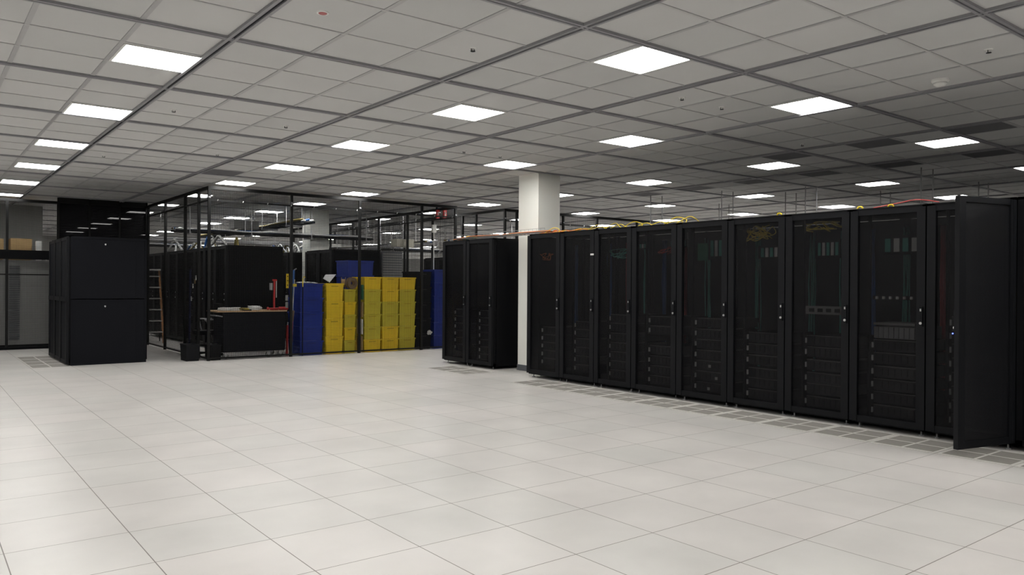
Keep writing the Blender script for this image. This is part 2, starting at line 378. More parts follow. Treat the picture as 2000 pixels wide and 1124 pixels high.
# servers: chassis, bezel and two ear handles; one prototype, copied
sv = thing('rack_server', '', 'server', (0, 0, 0), 'servers in the rack row')
MB().box(.02, -.215, -.058, .70, .215, .058).build('chassis', BLK2, sv)
bz = MB().box(.0, -.225, -.060, .02, .225, .060)
for k in range(6): bz.box(-.006, -.19+k*.064, -.035, 0, -.19+k*.064+.056, .035)
bz.build('bezel', mat('server_bezel', (.022, .022, .026), .35, .2), sv)
MB().box(-.008, -.222, .052, 0, .222, .058).build('top_edge_highlight', GREY, sv)  # grey strip paints a highlight along the server's top edge
for s_ in (-1, 1): MB().box(-.022, s_*.232-.006, -.028, 0, s_*.232+.006, .028).build('handle', EAR if s_ > 0 else BLK2, sv, label='silver ear handle' if s_ > 0 else 'black ear handle')
zs = {1: [.747, .624, .502, .375, .25], 2: [.862, .746, .607, .475, .345, .215], 3: [.991, .866, .726, .594, .461, .33, .20], 4: [.992, .86, .596, .457, .325, .19], 5: [.996, .858, .727, .59, .459, .322, .185],
      6: [.856, .72, .585, .432, .315, .18], 7: [.858, .732, .588, .445, .324, .181], 8: [.856, .722, .583, .449, .315, .18], 9: [1.12, .99, .856, .722, .583, .449, .315, .18], 10: [.72, .583, .449, .315, .18]}
first = True
for r in range(1, 11):
    yc = (seams[r-1]+seams[r])/2
    for k, z in enumerate(zs[r]):
        l = 'black server, %s from the top in the %s rack after the column' % (ORD[k], ORD[r-1])
        if first: sv.location = (RX+.16, yc, z); sv['label'] = l; first = False
        else: dup(sv, (RX+.16, yc, z), l)
for r, (yc, cnt) in enumerate(((11.875, 6), (11.09, 7))):
    for k in range(cnt):
        dup(sv, (8.09, yc, .95-k*.13), 'black rack server, %s from the top in the %s rack of the short pair' % (ORD[k], ('left', 'right')[r]), 'servers in the short rack pair')
# small white stickers on three servers of the fifth rack
for y, z, l in ((6.159, .451, 'upper'), (6.056, .306, 'middle'), (6.172, .166, 'lower')):
    tag(MB().box(RX+.146, y-.018, z-.018, RX+.153, y+.018, z+.018).build('sticker', WHT), 'small white square tag on a server in fifth rack, %s one' % l, 'tag')
# drive shelf in rack eight, clip row, patch panel in rack seven
t = thing('drive_shelf', 'light grey drive shelf with eight bays inside the eighth rack', 'drive shelf', (RX+.12, 3.84, .99))
MB().box(.02, -.21, -.062, .6, .21, .062).build('chassis', GREY, t)
for k in range(8): MB().box(0, -.205+k*.052, -.055, .02, -.205+k*.052+.045, .055).build('drive_bay', SIL, t)
t = thing('cable_manager', 'black bar with white clips inside the eighth rack', 'cable manager', (RX+.12, 3.84, 1.35))
MB().box(0, -.22, -.02, .03, .22, .02).build('bar', BLK2, t)
for k in range(6): MB().box(-.025, -.19+k*.07, -.014, .0, -.19+k*.07+.02, .014).build('clip', WHT, t)
t = thing('patch_bay', 'dark grey patch panel across the middle of the seventh rack', 'patch bay', (RX+.12, 4.60, 1.2))
MB().box(0, -.225, -.045, .06, .225, .045).build('plate', GREY, t)
for k in range(4): MB().box(-.004, -.18+k*.1, -.02, .0, -.18+k*.1+.06, .02).build('port_block', BLK, t)
t = thing('keyboard_tray', 'flat grey console tray inside the eighth rack', 'tray', (RX+.12, 3.84, 1.08))
MB().box(0, -.21, -.012, .4, .21, .012).build('tray', GREY, t)
tag(MB().box(RX+.16, 6.211, 1.785, RX+.166, 6.366, 2.004).build('green_sheet', GRN), 'dark green sheet hanging in the top of the fifth rack', 'sheet')
tag(MB().box(RX-.05, 3.20, 1.02, RX-.046, 3.21, 1.03).build('indicator_lamp', LED), 'tiny blue indicator light beside the open rack door', 'indicator')
tag(MB().box(RX-.047, 8.062, 1.895, RX-.045, 8.13, 1.92).build('white_label', WHT), 'small white label on the door post of the third rack', 'label')

def cable(lab, pts, m, r=.006, name='patch_cable', group=None, cat='cable', jit=.0, seg=6):
    P = [Vector(p) for p in pts]; out = []
    for i in range(len(P)-1):
        p0 = P[max(i-1, 0)]; p1 = P[i]; p2 = P[i+1]; p3 = P[min(i+2, len(P)-1)]
        for k in range(seg):
            t_ = k/seg
            out.append(.5*((2*p1)+(-p0+p2)*t_+(2*p0-5*p1+4*p2-p3)*t_*t_+(-p0+3*p1-3*p2+p3)*t_**3))
    out.append(P[-1])
    o = MB().tube(out, r, 6).build(name, m, smooth=True)
    return tag(o, lab, cat, group)
R = random.uniform
# vertical bundles and tangles inside the racks
bund = {1: (DBLU, TEAL), 2: (DBLU, PINK), 3: (TEAL, DBLU), 4: (PINK, TEAL), 5: (TEAL, TEAL), 6: (TEAL, TEAL), 7: (TEAL, DBLU), 8: (TEAL, PINK), 9: (TEAL, DBLU), 10: (YJ, TEAL)}
nm_ = {id(TEAL): 'teal', id(DBLU): 'blue', id(PINK): 'red', id(YJ): 'yellow'}
for r, ms in bund.items():
    ya, yb = seams[r], seams[r-1]
    for s_, m in zip((0, 1), ms):
        y = yb-.17 if s_ == 0 else ya+.2
        mb = MB()
        for q in range(7):
            yy = y+R(-.035, .035); xx = RX+.85+R(-.03, .03)
            mb.tube([(xx+R(-.01, .01), yy+R(-.012, .012), z) for z in (.3, .7, 1.1, 1.5, 1.9, 2.12)], .009, 5)
        tag(mb.build('cable_bundle', m, smooth=True), '%s cable bundle up the %s side inside the %s rack after the column' % (nm_[id(m)], ('left', 'right')[s_], ORD[r-1]), 'cable bundle', 'cable bundles inside the racks')
def tangle(lab, x, y0, y1, z0, z1, n, m, group, r=.005, dx=.12):
    for i in range(n):
        pts = [(x+R(0, dx), R(y0, y1), R(z0, z1)) for _ in range(5)]
        cable(lab, pts, m, r, group=group)
tangle('yellow patch cable in the tangle at the top of the sixth rack', RX+.1, 5.22, 5.67, 2.0, 2.18, 9, YJ, 'yellow tangle in the sixth rack')
tangle('yellow patch cable in the tangle at the top of the seventh rack', RX+.1, 4.40, 4.85, 2.05, 2.18, 6, YJ, 'yellow tangle in the seventh rack')
tangle('orange patch cable inside the first rack of the long row', RX+.1, 9.12, 9.46, 1.85, 1.97, 4, ORG, 'orange cables in the first rack')
tangle('red patch cable inside the fourth rack of the long row', RX+.1, 6.75, 7.1, 1.88, 1.98, 4, PINK, 'red cables in the fourth rack')
tangle('teal patch cable loop inside the third rack of the long row', RX+.1, 7.5, 7.95, 1.85, 2.0, 5, TEAL, 'teal loops in the third rack')
tangle('yellow patch cable inside the tenth rack behind the open door', RX+.1, 2.3, 2.62, 1.9, 2.18, 6, YJ, 'yellow cables in the tenth rack', .007)
for r, (ya, yb, za, zb, l) in {3: (7.40, 7.66, 1.98, 2.06, 'third'), 4: (6.7, 7.0, 1.98, 2.08, 'fourth'), 5: (5.98, 6.35, 1.80, 2.09, 'fifth'), 6: (5.25, 5.6, 1.79, 1.95, 'sixth'), 7: (4.55, 4.85, 1.78, 1.99, 'seventh'), 8: (3.6, 4.1, 1.8, 2.0, 'eighth')}.items():
    t = thing('patch_bay', 'patch panel, ports whitened for light from behind, in the top of the %s rack' % l, 'patch bay', (RX+.35, (ya+yb)/2, (za+zb)/2), 'pale patch panels in the rack tops')
    w2 = (yb-ya)/2; h2 = (zb-za)/2
    MB().box(0, -w2, -h2, .02, w2, h2).build('plate', BLK2, t)
    for k in range(5):
        MB().box(-.012, -w2+.02+k*(2*w2-.04)/5, -h2*.7, 0, -w2+.02+(k+.62)*(2*w2-.04)/5, h2*.7).build('port_block', WHT if k % 2 else TEAL, t)  # white blocks imitate the lit aisle showing through from behind
# cables lying over the rack tops
for i in range(14):
    y = 6.5+i*.21+R(-.08, .08); x = R(7.84, 8.05)
    cable('yellow cable arching over the rack tops, %s from the right' % ORD[i], [(x, y-.18, 2.275), (x+R(-.05, .1), y-.15, 2.28+R(.0, .05)), (x+.05, y+.02, 2.29+R(.0, .075)), (x, y+.18, 2.275)], YJ, .0055, group='yellow cables on the rack tops')
for y, x in ((5.1, 7.82), (4.15, 7.82), (3.85, 7.86)):
    cable('short yellow cable end curling on a rack top', [(x, y-.03, 2.275), (x, y-.015, 2.293), (x, y+.015, 2.293), (x, y+.03, 2.275)], YJ, .009, group='yellow cable ends on the racks')
cable('thin red cable arching over the eighth and ninth rack tops', [(7.9, 4.05, 2.28), (7.9, 3.8, 2.31), (7.9, 3.6, 2.33), (7.9, 3.4, 2.29)], PINK, .006)
for i in range(5):
    y = R(8.3, 9.3)
    cable('orange cable lying on the first racks right of the column', [(7.9, y-.25, 2.285), (8.0, y, 2.285+R(0, .04)), (7.95, y+.25, 2.285)], ORG, .007, group='orange cables on the first racks')
# wire basket between rack pair and rack row
t = thing('wire_basket_tray', 'thin wire cable basket bridging the gap in front of the column', 'cable tray', (7.88, 9.3, 2.30))
b = MB()
for y in [k*.1 for k in range(27)]:
    b.tube([(0, y, .06), (0, y, 0), (.3, y, 0), (.3, y, .06)], .0025, 4)
b.build('cross_wires', SIL, t)
for x, z in ((0, .06), (0, .0), (.1, 0), (.2, 0), (.3, 0), (.3, .06)): MB().cyl((x, 0, z), (x, 2.6, z), .003, 5).build('long_wire', SIL, t)
for i in range(10):
    m, l = ((ORG, 'orange'), (TEAL, 'teal'), (WJ, 'white'), (PINK, 'red'), (YJ, 'yellow'))[i % 5]
    x = 7.92+i*.024
    cable('%s cable lying in the wire basket before the column' % l, [(x, 9.2, 2.315), (x+R(-.01, .01), 9.9, 2.315+R(0, .02)), (x, 10.6, 2.315), (x+.02, 11.4, 2.33), (x, 11.95, 2.29)], m, .007, group='%s cables in the wire basket' % l)
for i in range(4):
    cable('yellow and teal cable fanning over the short rack pair', [(8.0, 11.3+i*.05, 2.30), (8.0+i*.05, 11.6, 2.34), (8.1, 11.95-i*.03, 2.28)], (YJ, TEAL)[i % 2], .008, group='cables on the short rack pair')

# ------------------------------------------------------------------ mesh cages
def cage_wall(name, lab, a, b, posts, z1=3.28, z0=.0, pitch=.034, wire=.0032, mid=(3.02,), clamps=True, cat='mesh wall', group=None, post=.05):
    """wall from a to b in plan; posts = distances along it"""
    A = Vector((a[0], a[1], 0)); B = Vector((b[0], b[1], 0)); L_ = (B-A).length
    t = thing(name, lab, cat, A, group, math.atan2(B.y-A.y, B.x-A.x))
    hp = post/2
    for p in posts: MB().box(p-hp, -hp, 0, p+hp, hp, z1).build('post', WIRE, t)
    MB().box(-hp, -hp-.002, z1-.055, L_+hp, hp+.002, z1+.002).build('top_rail', WIRE, t)
    MB().box(0, -.015, .03, L_, .015, .06).build('bottom_rail', WIRE, t)
    for m in mid: MB().box(0, -.014, m-.014, L_, .014, m+.014).build('middle_rail', WIRE, t)
    for i in range(len(posts)-1):
        p0, p1 = posts[i]+hp, posts[i+1]-hp
        g = MB(); n = int((p1-p0)/pitch)
        for k in range(1, n): 
            x = p0+k*pitch; g.box(x-wire/2, -wire/2, z0+.05, x+wire/2, wire/2, z1-.05)
        for k in range(1, int((z1-z0-.1)/pitch)):
            z = z0+.05+k*pitch; g.box(p0, -wire/2+.001, z-wire/2, p1, wire/2+.001, z+wire/2)
        g.build('mesh_panel', WIRE, t)
    if clamps:
        k = .14
        while k < L_:
            MB().cyl((k, -.028, mid[0]-.012), (k+.012, -.028, mid[0]+.02), .0085, 8).build('rail_clamp', CHR, t); k += .48
        for p in posts: MB().box(p-.02, -hp-.006, mid[0]+.04, p+.02, -hp, mid[0]+.07).build('post_bracket', SIL, t)
    return t
cage_wall('mesh_wall', 'black wire mesh cage wall facing the viewer before the totes and work cart', (4.43, 14.95), (9.96, 14.95), [0, 1.60, 3.10, 4.63, 5.53])
cage_wall('mesh_wall', 'black wire mesh cage side wall along the left aisle, next to the stepladder', (4.43, 14.98), (4.43, 19.75), [.62, 1.55, 3.1, 4.65])
cage_wall('mesh_wall', 'black wire mesh wall running back from the right corner of the tote cage', (9.96, 14.98), (9.96, 24.5), [2.15, 3.67, 5.19, 6.7, 8.2, 9.5])
cage_wall('mesh_wall', 'black wire mesh wall of the farther cage on both sides of the white column', (11.17, 14.65), (22.0, 14.65), [0, .36, 1.85, 3.03, 4.55, 6.05, 7.55, 9.05, 10.8], mid=(3.0,))
cage_wall('mesh_wall', 'black wire mesh side wall of the farther cage, left of the column', (11.17, 14.68), (11.17, 24.0), [1.15, 1.75, 3.2, 4.7, 6.2, 7.7, 9.3])
# end of the aisle: pale-backed mesh partition at far left and dense black mesh beside it
EY = 19.75
t = cage_wall('mesh_partition', 'grey-backed mesh partition at the far left with a heavy crossbeam', (-.9, EY), (2.60, EY), [0, 1.3, 2.55, 3.5], z1=3.25, pitch=.03, mid=(1.62,), clamps=False, cat='mesh partition')
MB().box(0, -.04, 1.95, 3.5, .02, 2.15).build('crossbeam', BLK, t); MB().box(0, -.03, 0, 3.5, .03, .05).build('kick_rail', BLK, t)
t = thing('dense_mesh_wall', 'nearly opaque black mesh wall above and behind the charcoal cabinets', 'mesh wall', (2.60, EY, 0))
MB().box(0, -.01, .0, 1.83, .01, CZ).build('mesh_sheet', DENSE, t)
for x in (0, .62, 1.24, 1.81): MB().box(x-.02, -.03, 0, x+.02, -.01, CZ).build('post', WIRE, t)
MB().box(0, -.03, CZ-.12, 1.83, -.0, CZ).build('top_rail', WIRE, t)
# behind the partition
t = thing('air_handler', 'tall grey louvred cabinet behind the far left mesh partition', 'air handler', (-.9, 20.1, 0))
MB().box(0, 0, .08, 3.45, 1.0, 1.93).build('body', GREY, t)
g = MB()
for k in range(34): g.box(2.62, -.02, .2+k*.048, 2.82, .0, .2+k*.048+.026)
g.build('louvre', BASE, t)
MB().box(0, .02, 0, 3.45, .98, .08).build('plinth', BLK2, t)
tag(MB().box(1.75, 20.15, 1.95, 2.15, 20.6, 2.42).build('cardboard_box', CARD), 'brown cardboard box on top behind the far left mesh', 'box')
tag(MB().box(1.1, 20.15, 1.95, 1.62, 20.6, 2.40).build('cardboard_box', CARD), 'brown cardboard box cut by the left picture edge', 'box')
tag(MB().box(2.24, 20.2, 1.95, 2.34, 20.4, 2.38).build('white_carton', WHT), 'small white carton right of the far left cardboard box', 'box')
struct('wall_partition', MB().box(-2, 22.3, 0, 2.6, 22.4, CZ), WALLM)

# ------------------------------------------------------------------ inside the cage
def simple_rows(x, ys, lab, group):
    p = None
    for i, y in enumerate(ys):
        l = lab % ORD[i]
        if p is None: p = make_rack(l, (x, y, 0), .756, 1.2, sides=(True, True), rear=.98, group=group)
        else: dup(p, (x, y, 0), l)
simple_rows(5.31, [16.6+k*.76 for k in range(9)], 'black rack behind the cage mesh over the work cart, %s from its near end', 'left rack row inside the cage')
simple_rows(7.70, [16.6+k*.76 for k in range(2)], 'black rack inside the cage behind the blue tote, %s from its near end', 'right rack row inside the cage')
simple_rows(7.70, [19.2+k*.76 for k in range(4)], 'black rack inside the cage past the far column, %s one', 'rear rack row inside the cage')

# totes
def make_tote(w_, d_, h_, m):
    b = MB(); b.taper(0, 0, w_, d_, 0, h_-.022, .012)
    for z in (h_*.45, h_*.72): b.box(.012, .004, z, w_-.012, .02, z+.008)
    r_ = MB(); r_.box(-.012, -.012, h_-.03, w_+.012, .012, h_-.002); r_.box(-.012, d_-.012, h_-.03, w_+.012, d_+.012, h_-.002)
    r_.box(-.012, .012, h_-.03, .012, d_-.012, h_-.002); r_.box(w_-.012, .012, h_-.03, w_+.012, d_-.012, h_-.002)
    g = MB().box(w_*.3, -.006, h_*.80, w_*.7, .008, h_*.86)
    return b, r_, g
def tote_stack(x, y, w_, d_, h_, mats, where, group, jog=.0, word=None):
    n = len(mats)
    meshes = {}
    for i, m in enumerate(mats):
        nm = {id(YEL): 'yellow', id(YELG): 'faded yellow', id(BLU): 'blue', id(BLK2): 'black'}[id(m)]
        l = '%s tote, %s from the floor in %s' % (nm, ORD[i], where)
        j = R(-jog, jog)
        t = thing('storage_tote', l, 'storage tote', (x+j, y+R(0, jog), i*h_), group)
        if id(m) not in meshes:
            b, r_, g = make_tote(w_, d_, h_, m); ob = [b.build('body', m, t), r_.build('rim', m, t), g.build('handle_grip', mat('grip_'+nm.replace(' ', '_'), tuple(c_*.6 for c_ in ((.7, .5, .02) if 'yellow' in nm else (.01, .03, .25) if nm == 'blue' else (.01, .01, .01))), .6), t)]
            meshes[id(m)] = ob
        else:
            for o in meshes[id(m)]:
                c_ = o.copy(); COL.objects.link(c_); c_.parent = t
Y_, G_ = YEL, YELG
tote_stack(6.27, 15.06, .49, .62, .294, [BLU]*5, 'the blue stack next to the work cart', 'blue totes left', .004)
tote_stack(6.83, 15.05, .385, .6, .369, [Y_]*4, 'the leftmost yellow stack', 'yellow totes in the leftmost stack', .006)
tote_stack(7.245, 15.05, .25, .5, .271, [G_, Y_, G_, Y_, G_], 'the narrow yellow stack by the cage post', 'yellow totes in the narrow stack', .003)
tote_stack(7.70, 15.05, .40, .55, .2705, [Y_, G_, G_, G_, G_, Y_], 'the wide block, its left stack', 'yellow totes in the wide block', .002)
tote_stack(8.135, 15.05, .40, .55, .2705, [Y_, Y_, G_, G_, Y_, Y_], 'the wide block, its middle stack', 'yellow totes in the wide block', .002)
tote_stack(8.565, 15.05, .40, .55, .2705, [G_, G_, G_, G_, G_, Y_], 'the wide block, its right stack', 'yellow totes in the wide block', .002)
tote_stack(7.66, 15.75, .62, .6, .332, [BLU]*6, 'the tall blue stack behind the yellow totes', 'blue totes behind', .003)
tote_stack(9.47, 15.06, .40, .6, .302, [BLU]*6, 'the blue stack at the right cage corner', 'blue totes right', .003)
tote_stack(9.02, 15.12, .40, .6, .352, [BLK2]*5, 'the black stack right of the yellow totes', 'black totes', .003)
# crumpled bag by the black totes, green and white packet beside the yellow block
def blob(lab, name, c_, s_, m, cat, n=22, amp=.35):
    mb = MB(); o = []
    rings = 9
    for i in range(rings):
        th = math.pi*(i+.5)/rings
        for k in range(n):
            ph = 2*math.pi*k/n; q = 1+R(-amp, amp)
            mb.v.append((c_[0]+s_[0]*math.sin(th)*math.cos(ph)*q, c_[1]+s_[1]*math.sin(th)*math.sin(ph)*q, max(c_[2]-s_[2], c_[2]+s_[2]*math.cos(th)*q)))
    for i in range(rings-1): mb.f += [(i*n+k, i*n+(k+1) % n, (i+1)*n+(k+1) % n, (i+1)*n+k) for k in range(n)]
    mb.f += [tuple(range(n)), tuple(range((rings-1)*n, rings*n))]
    return tag(mb.build(name, m), lab, cat)
blob('crumpled white plastic bag on a black tote near the right stack', 'plastic_bag', (9.36, 15.085, .37), (.06, .02, .05), WHT, 'bag', amp=.3)
for k in range(4):
    tag(MB().box(7.655+k*.004, 15.07, .02+k*.37, 7.68+k*.004, 15.3, .34+k*.37).build('folded_carton', (CARD, WHT, CARD, GRN)[k]), '%s folded carton squeezed left of the wide yellow block, %s from the floor' % (('brown', 'white', 'brown', 'green')[k], ORD[k]), 'carton', 'cartons beside the yellow block')
# spools and sheet on the yellow stacks
def spool(lab, x, y, z, rz):
    t = thing('cable_spool', lab, 'cable spool', (x, y, z), 'brown spools', rz)
    n = 20; ro, ri = .125, .05
    for yy in (-.05, .035):
        mb = MB(); 
        for q, y_ in ((ro, yy), (ro, yy+.015), (ri, yy+.015), (ri, yy)):
            mb.v += [(q*math.cos(k*2*math.pi/n), y_, q*math.sin(k*2*math.pi/n)+ro) for k in range(n)]
        for a_, b_ in ((0, 1), (1, 2), (2, 3), (3, 0)): mb.f += [(a_*n+k, a_*n+(k+1) % n, b_*n+(k+1) % n, b_*n+k) for k in range(n)]
        mb.build('flange', BRWN, t)
    mb = MB(); r0 = .085
    for q, y_ in ((r0, -.035), (r0, .035), (ri, .035), (ri, -.035)): mb.v += [(q*math.cos(k*2*math.pi/n), y_, q*math.sin(k*2*math.pi/n)+ro) for k in range(n)]
    for a_, b_ in ((0, 1), (1, 2), (2, 3), (3, 0)): mb.f += [(a_*n+k, a_*n+(k+1) % n, b_*n+(k+1) % n, b_*n+k) for k in range(n)]
    mb.build('core', CARD, t)
spool('brown spool on the narrow yellow stack, left and turned sideways', 7.33, 15.3, 1.357, 1.1)
spool('brown spool on the narrow yellow stack, right one showing its hole', 7.46, 15.18, 1.357, .15)
t = thing('metal_sheet', 'tilted pale metal sheet lying on the leftmost yellow stack', 'sheet', (6.88, 15.2, 1.478))
MB().add([(.09, 0, .02), (.31, .16, .19), (.07, .16, .185), (-.02, .08, .10), (.09, .004, .014), (.31, .164, .184), (.07, .164, .179), (-.02, .084, .094)], [(0, 1, 2, 3), (7, 6, 5, 4), (0, 4, 5, 1), (1, 5, 6, 2), (2, 6, 7, 3), (3, 7, 4, 0)]).build('sheet', STEEL, t)
MB().box(.02, .24, 0, .05, .26, .17).build('prop', BLK2, t)
blob('crumpled clear wrap on top of the blue stack', 'plastic_wrap', (6.5, 15.3, 1.485), (.2, .2, .015), WJ, 'wrap')

# work cart
t = thing('work_cart', 'black rolling work cart with thin wooden top inside the cage', 'work cart', (4.74, 15.06, 0))
MB().box(0, 0, .13, 1.22, .6, .90).build('body', SIDE, t)
MB().box(-.13, -.03, .905, 1.24, .63, .93).build('wood_top', WOOD, t)
e = MB(); e.tube([(0, .06, .82), (-.12, .06, .84), (-.12, .54, .84), (0, .54, .82)], .012, 8); e.build('push_handle', SIL, t)
for x in (.06, .90, 1.14):
    for y in (.06, .54):
        if x == .90 and y > .3: continue
        k = MB().cyl((x, y-.018, .055), (x, y+.018, .058), .055, 18).build('caster', GREY, t)
        MB().box(x-.03, y-.026, .06, x+.03, y-.02, .13).box(x-.03, y+.02, .06, x+.03, y+.026, .13).box(x-.03, y-.026, .12, x+.03, y+.026, .13).cyl((x, y-.03, .055), (x, y-.018, .055), .016, 10).build('bracket', CHR, k)
def coil(lab, x, y, z, r, m, n=4, name='cable_coil', sq=1.0):
    mb = MB()
    for k in range(n):
        rr = r*R(.75, 1.05); cx = x+R(-.02, .02); cy = y+R(-.02, .02)
        mb.tube([(cx+rr*math.cos(a_*math.pi/9), cy+rr*sq*math.sin(a_*math.pi/9), z+.008+k*.011+R(0, .006)) for a_ in range(18)], .007, 5, closed=True)
    return tag(mb.build(name, m, smooth=True), lab, 'cable coil')
coil('grey cable coil at the left end of the work cart top', 4.83, 15.3, .93, .12, WJ, 5)
coil('second pale cable coil on the work cart top', 5.0, 15.22, .93, .10, WJ, 5)
coil('tan cable coil in the middle of the cart top', 5.2, 15.25, .93, .10, GLD, 4)
coil('white cable heap on the cart top left of the red tool', 5.42, 15.3, .93, .14, WJ, 7)
t = thing('screwdriver_set', 'small yellow and black tool roll on the cart top', 'tool', (5.12, 15.06, .932))
MB().box(0, 0, 0, .16, .08, .02).build('roll', BLK2, t); MB().box(.02, .02, .02, .12, .05, .03).build('handles', YJ, t)
t = thing('pipe_stand', 'upright red clamp tool standing on the right of the cart top', 'tool', (5.78, 15.2, .93))
MB().box(-.07, -.04, 0, .07, .04, .03).box(-.015, -.015, .03, .015, .015, .62).box(-.03, -.02, .58, .045, .02, .62).build('frame', RED, t)
MB().cyl((.045, 0, .25), (.045, 0, .6), .01, 8).build('screw_rod', ALU, t)
MB().cyl((-.06, 0, .40), (-.06, 0, .54), .035, 10).build('jaw', SIL, t)
t = thing('pipe_wrench', 'red cylinder-handled tool lying at the right of the cart top', 'tool', (5.66, 15.1, .965))
MB().cyl((.18, 0, 0), (.36, 0, .0), .033, 12).build('handle', RED, t); MB().cyl((-.04, 0, 0), (.18, 0, 0), .014, 8).cyl((-.06, 0, 0), (-.03, 0, 0), .03, 12).build('shaft', RED, t)
t = thing('spirit_level', 'yellow spirit level hung on the cage post above the cart', 'spirit level', (5.955, 15.0, 1.37))
MB().box(0, 0, 0, .045, .02, .29).build('body', YEL, t)
for z in (.05, .14, .23): MB().box(.012, -.004, z, .033, 0, z+.02).build('vial', BLK2, t)
for z, l in ((1.12, 'upper'), (.98, 'lower')):
    tag(MB().box(5.94, 15.0, z, 5.99, 15.02, z+.11).build('hand_tool', GREY), 'grey tool clipped on the mesh under the spirit level, %s one' % l, 'tool')
t = thing('push_broom', 'brown-bristled broom standing upright between cart and blue totes', 'broom', (6.09, 15.07, 0))
MB().cyl((.02, 0, .9), (.06, 0, 1.55), .011, 8).build('pole', ALU, t); MB().taper(-.035, -.03, .055, .03, .70, .92, .02).build('bristles', BRWN, t)
MB().box(.03, -.012, 1.40, .10, .012, 1.46).build('yellow_band', YJ, t); MB().cyl((0, 0, 0), (.01, 0, .7), .02, 10).build('lower_pole', RED, t)
t = thing('pry_bar', 'long red handled tool leaning by the cage post near the blue totes', 'tool', (6.05, 15.2, 0))
MB().cyl((0, 0, 0), (.01, 0, .62), .025, 10).build('handle', RED, t); MB().cyl((.01, 0, .62), (.02, 0, .68), .018, 8).build('collar', SIL, t)
t = thing('blue_pole', 'tall blue pole with grey cap left of the blue totes', 'pole', (6.19, 15.1, 0))
MB().cyl((-.04, .1, 0), (.0, .1, 1.74), .018, 10).build('shaft', DBLU, t); MB().cyl((0, .1, 1.74), (.05, .1, 1.77), .012, 8).build('cap', SIL, t)
t = thing('cane', 'yellow hooked stick rising behind the blue tote stack', 'stick', (6.31, 15.03, 0))
MB().tube([(0, 0, 1.40), (0, 0, 1.56), (.01, 0, 1.60), (.035, 0, 1.605), (.045, 0, 1.585)], .010, 8).build('shaft', YJ, t)
MB().box(-.007, -.007, 0, .007, .007, 1.40).build('lower_shaft', BLK2, t)
# chair and bins at the cage corner
t = thing('office_chair', 'black office chair with silver-edged armrest at the cart end', 'chair', (4.72, 15.95, 0))
MB().box(-.24, -.24, .44, .22, .22, .52).build('seat', BLK, t); MB().box(.16, -.22, .58, .24, .2, 1.05).build('backrest', BLK, t)
MB().cyl((0, 0, .10), (0, 0, .44), .03, 10).build('gas_lift', BLK2, t)
for k in range(5):
    a_ = k*2*math.pi/5; l_ = MB().box(0, -.02, .06, .28, .02, .09).build('leg', BLK2, t); l_.rotation_euler = (0, 0, a_)
    MB().cyl((.27, -.02, .028), (.27, .02, .028), .028, 12).build('caster', BLK2, l_)
for y in (-.27, .25): MB().tube([(-.05, y, .48), (-.1, y, .70), (-.15, y, .74), (.15, y, .74)], .015, 6).build('armrest', SIL, t)
def bin_(lab, x, y, w_, d_, h_):
    t = thing('floor_bin', lab, 'bin', (x, y, 0), 'black bins at the cage corner')
    MB().taper(0, 0, w_, d_, 0, h_-.02, .01).build('body', BLK2, t); MB().box(-.008, -.008, h_-.02, w_+.008, d_+.008, h_).build('lid', BLK2, t)
bin_('low black lidded bin just outside the cage corner, left one', 4.06, 15.05, .24, .4, .31)
bin_('low black lidded bin at the cage corner beside the cart caster', 4.5, 15.02, .19, .4, .29)
# stepladder inside the cage
t = thing('stepladder', 'tan and grey stepladder standing behind the aisle mesh', 'stepladder', (4.66, 20.3, 0), None, math.radians(-8))
for s_ in (-1, 1):
    MB().add([(s_*.25-.02, -.30, 0), (s_*.25+.02, -.30, 0), (s_*.17+.02, 0, 1.78), (s_*.17-.02, 0, 1.78), (s_*.25-.02, -.24, 0), (s_*.25+.02, -.24, 0), (s_*.17+.02, .05, 1.78), (s_*.17-.02, .05, 1.78)], [(0, 1, 2, 3), (7, 6, 5, 4), (0, 4, 5, 1), (1, 5, 6, 2), (2, 6, 7, 3), (3, 7, 4, 0)]).build('side_rail', TANM, t)
    MB().cyl((s_*.24, .55, 0), (s_*.17, .06, 1.72), .014, 8).build('rear_leg', BLK2, t)
for k in range(6):
    z = .27+k*.27; y = -.29+z*.16; MB().box(-.24+z*.04, y-.05, z-.012, .24-z*.04, y+.05, z+.015).build('step', ALU, t)
MB().box(-.2, -.06, 1.76, .2, .12, 1.80).build('top_cap', ALU, t)
t = thing('blue_pole', 'dark blue pole standing inside the aisle mesh', 'pole', (4.62, 16.9, 0))
MB().cyl((0, 0, 0), (.02, .02, 1.75), .022, 10).build('shaft', mat('navy_paint', (.003, .008, .05), .6), t); MB().cyl((.02, .02, 1.75), (.02, .02, 1.8), .03, 10).build('cap', BLK2, t)
for i, (y, z) in enumerate(((15.9, 1.52), (15.95, 1.45), (16.1, 1.36), (16.2, 1.1))):
    tag(MB().box(4.46, y, z, 4.475, y+.05, z+.09).build('hand_tool', (ALU, CARD, ALU, WJ)[i]), 'small %s tool hung on the aisle side mesh, %s from the top' % (('silver', 'tan', 'silver', 'pale')[i], ORD[i]), 'tool')
# louvred grey unit behind the yellow block
t = thing('cooling_unit', 'grey unit with horizontal louvres seen over the yellow totes', 'cooling unit', (8.95, 16.6, 0))
MB().box(0, 0, 0, .56, .8, 2.26).build('body', BASE, t)
g = MB()
for k in range(36): g.box(.02, -.02, .08+k*.06, .54, 0, .08+k*.06+.034)
g.build('louvre', GREY, t)

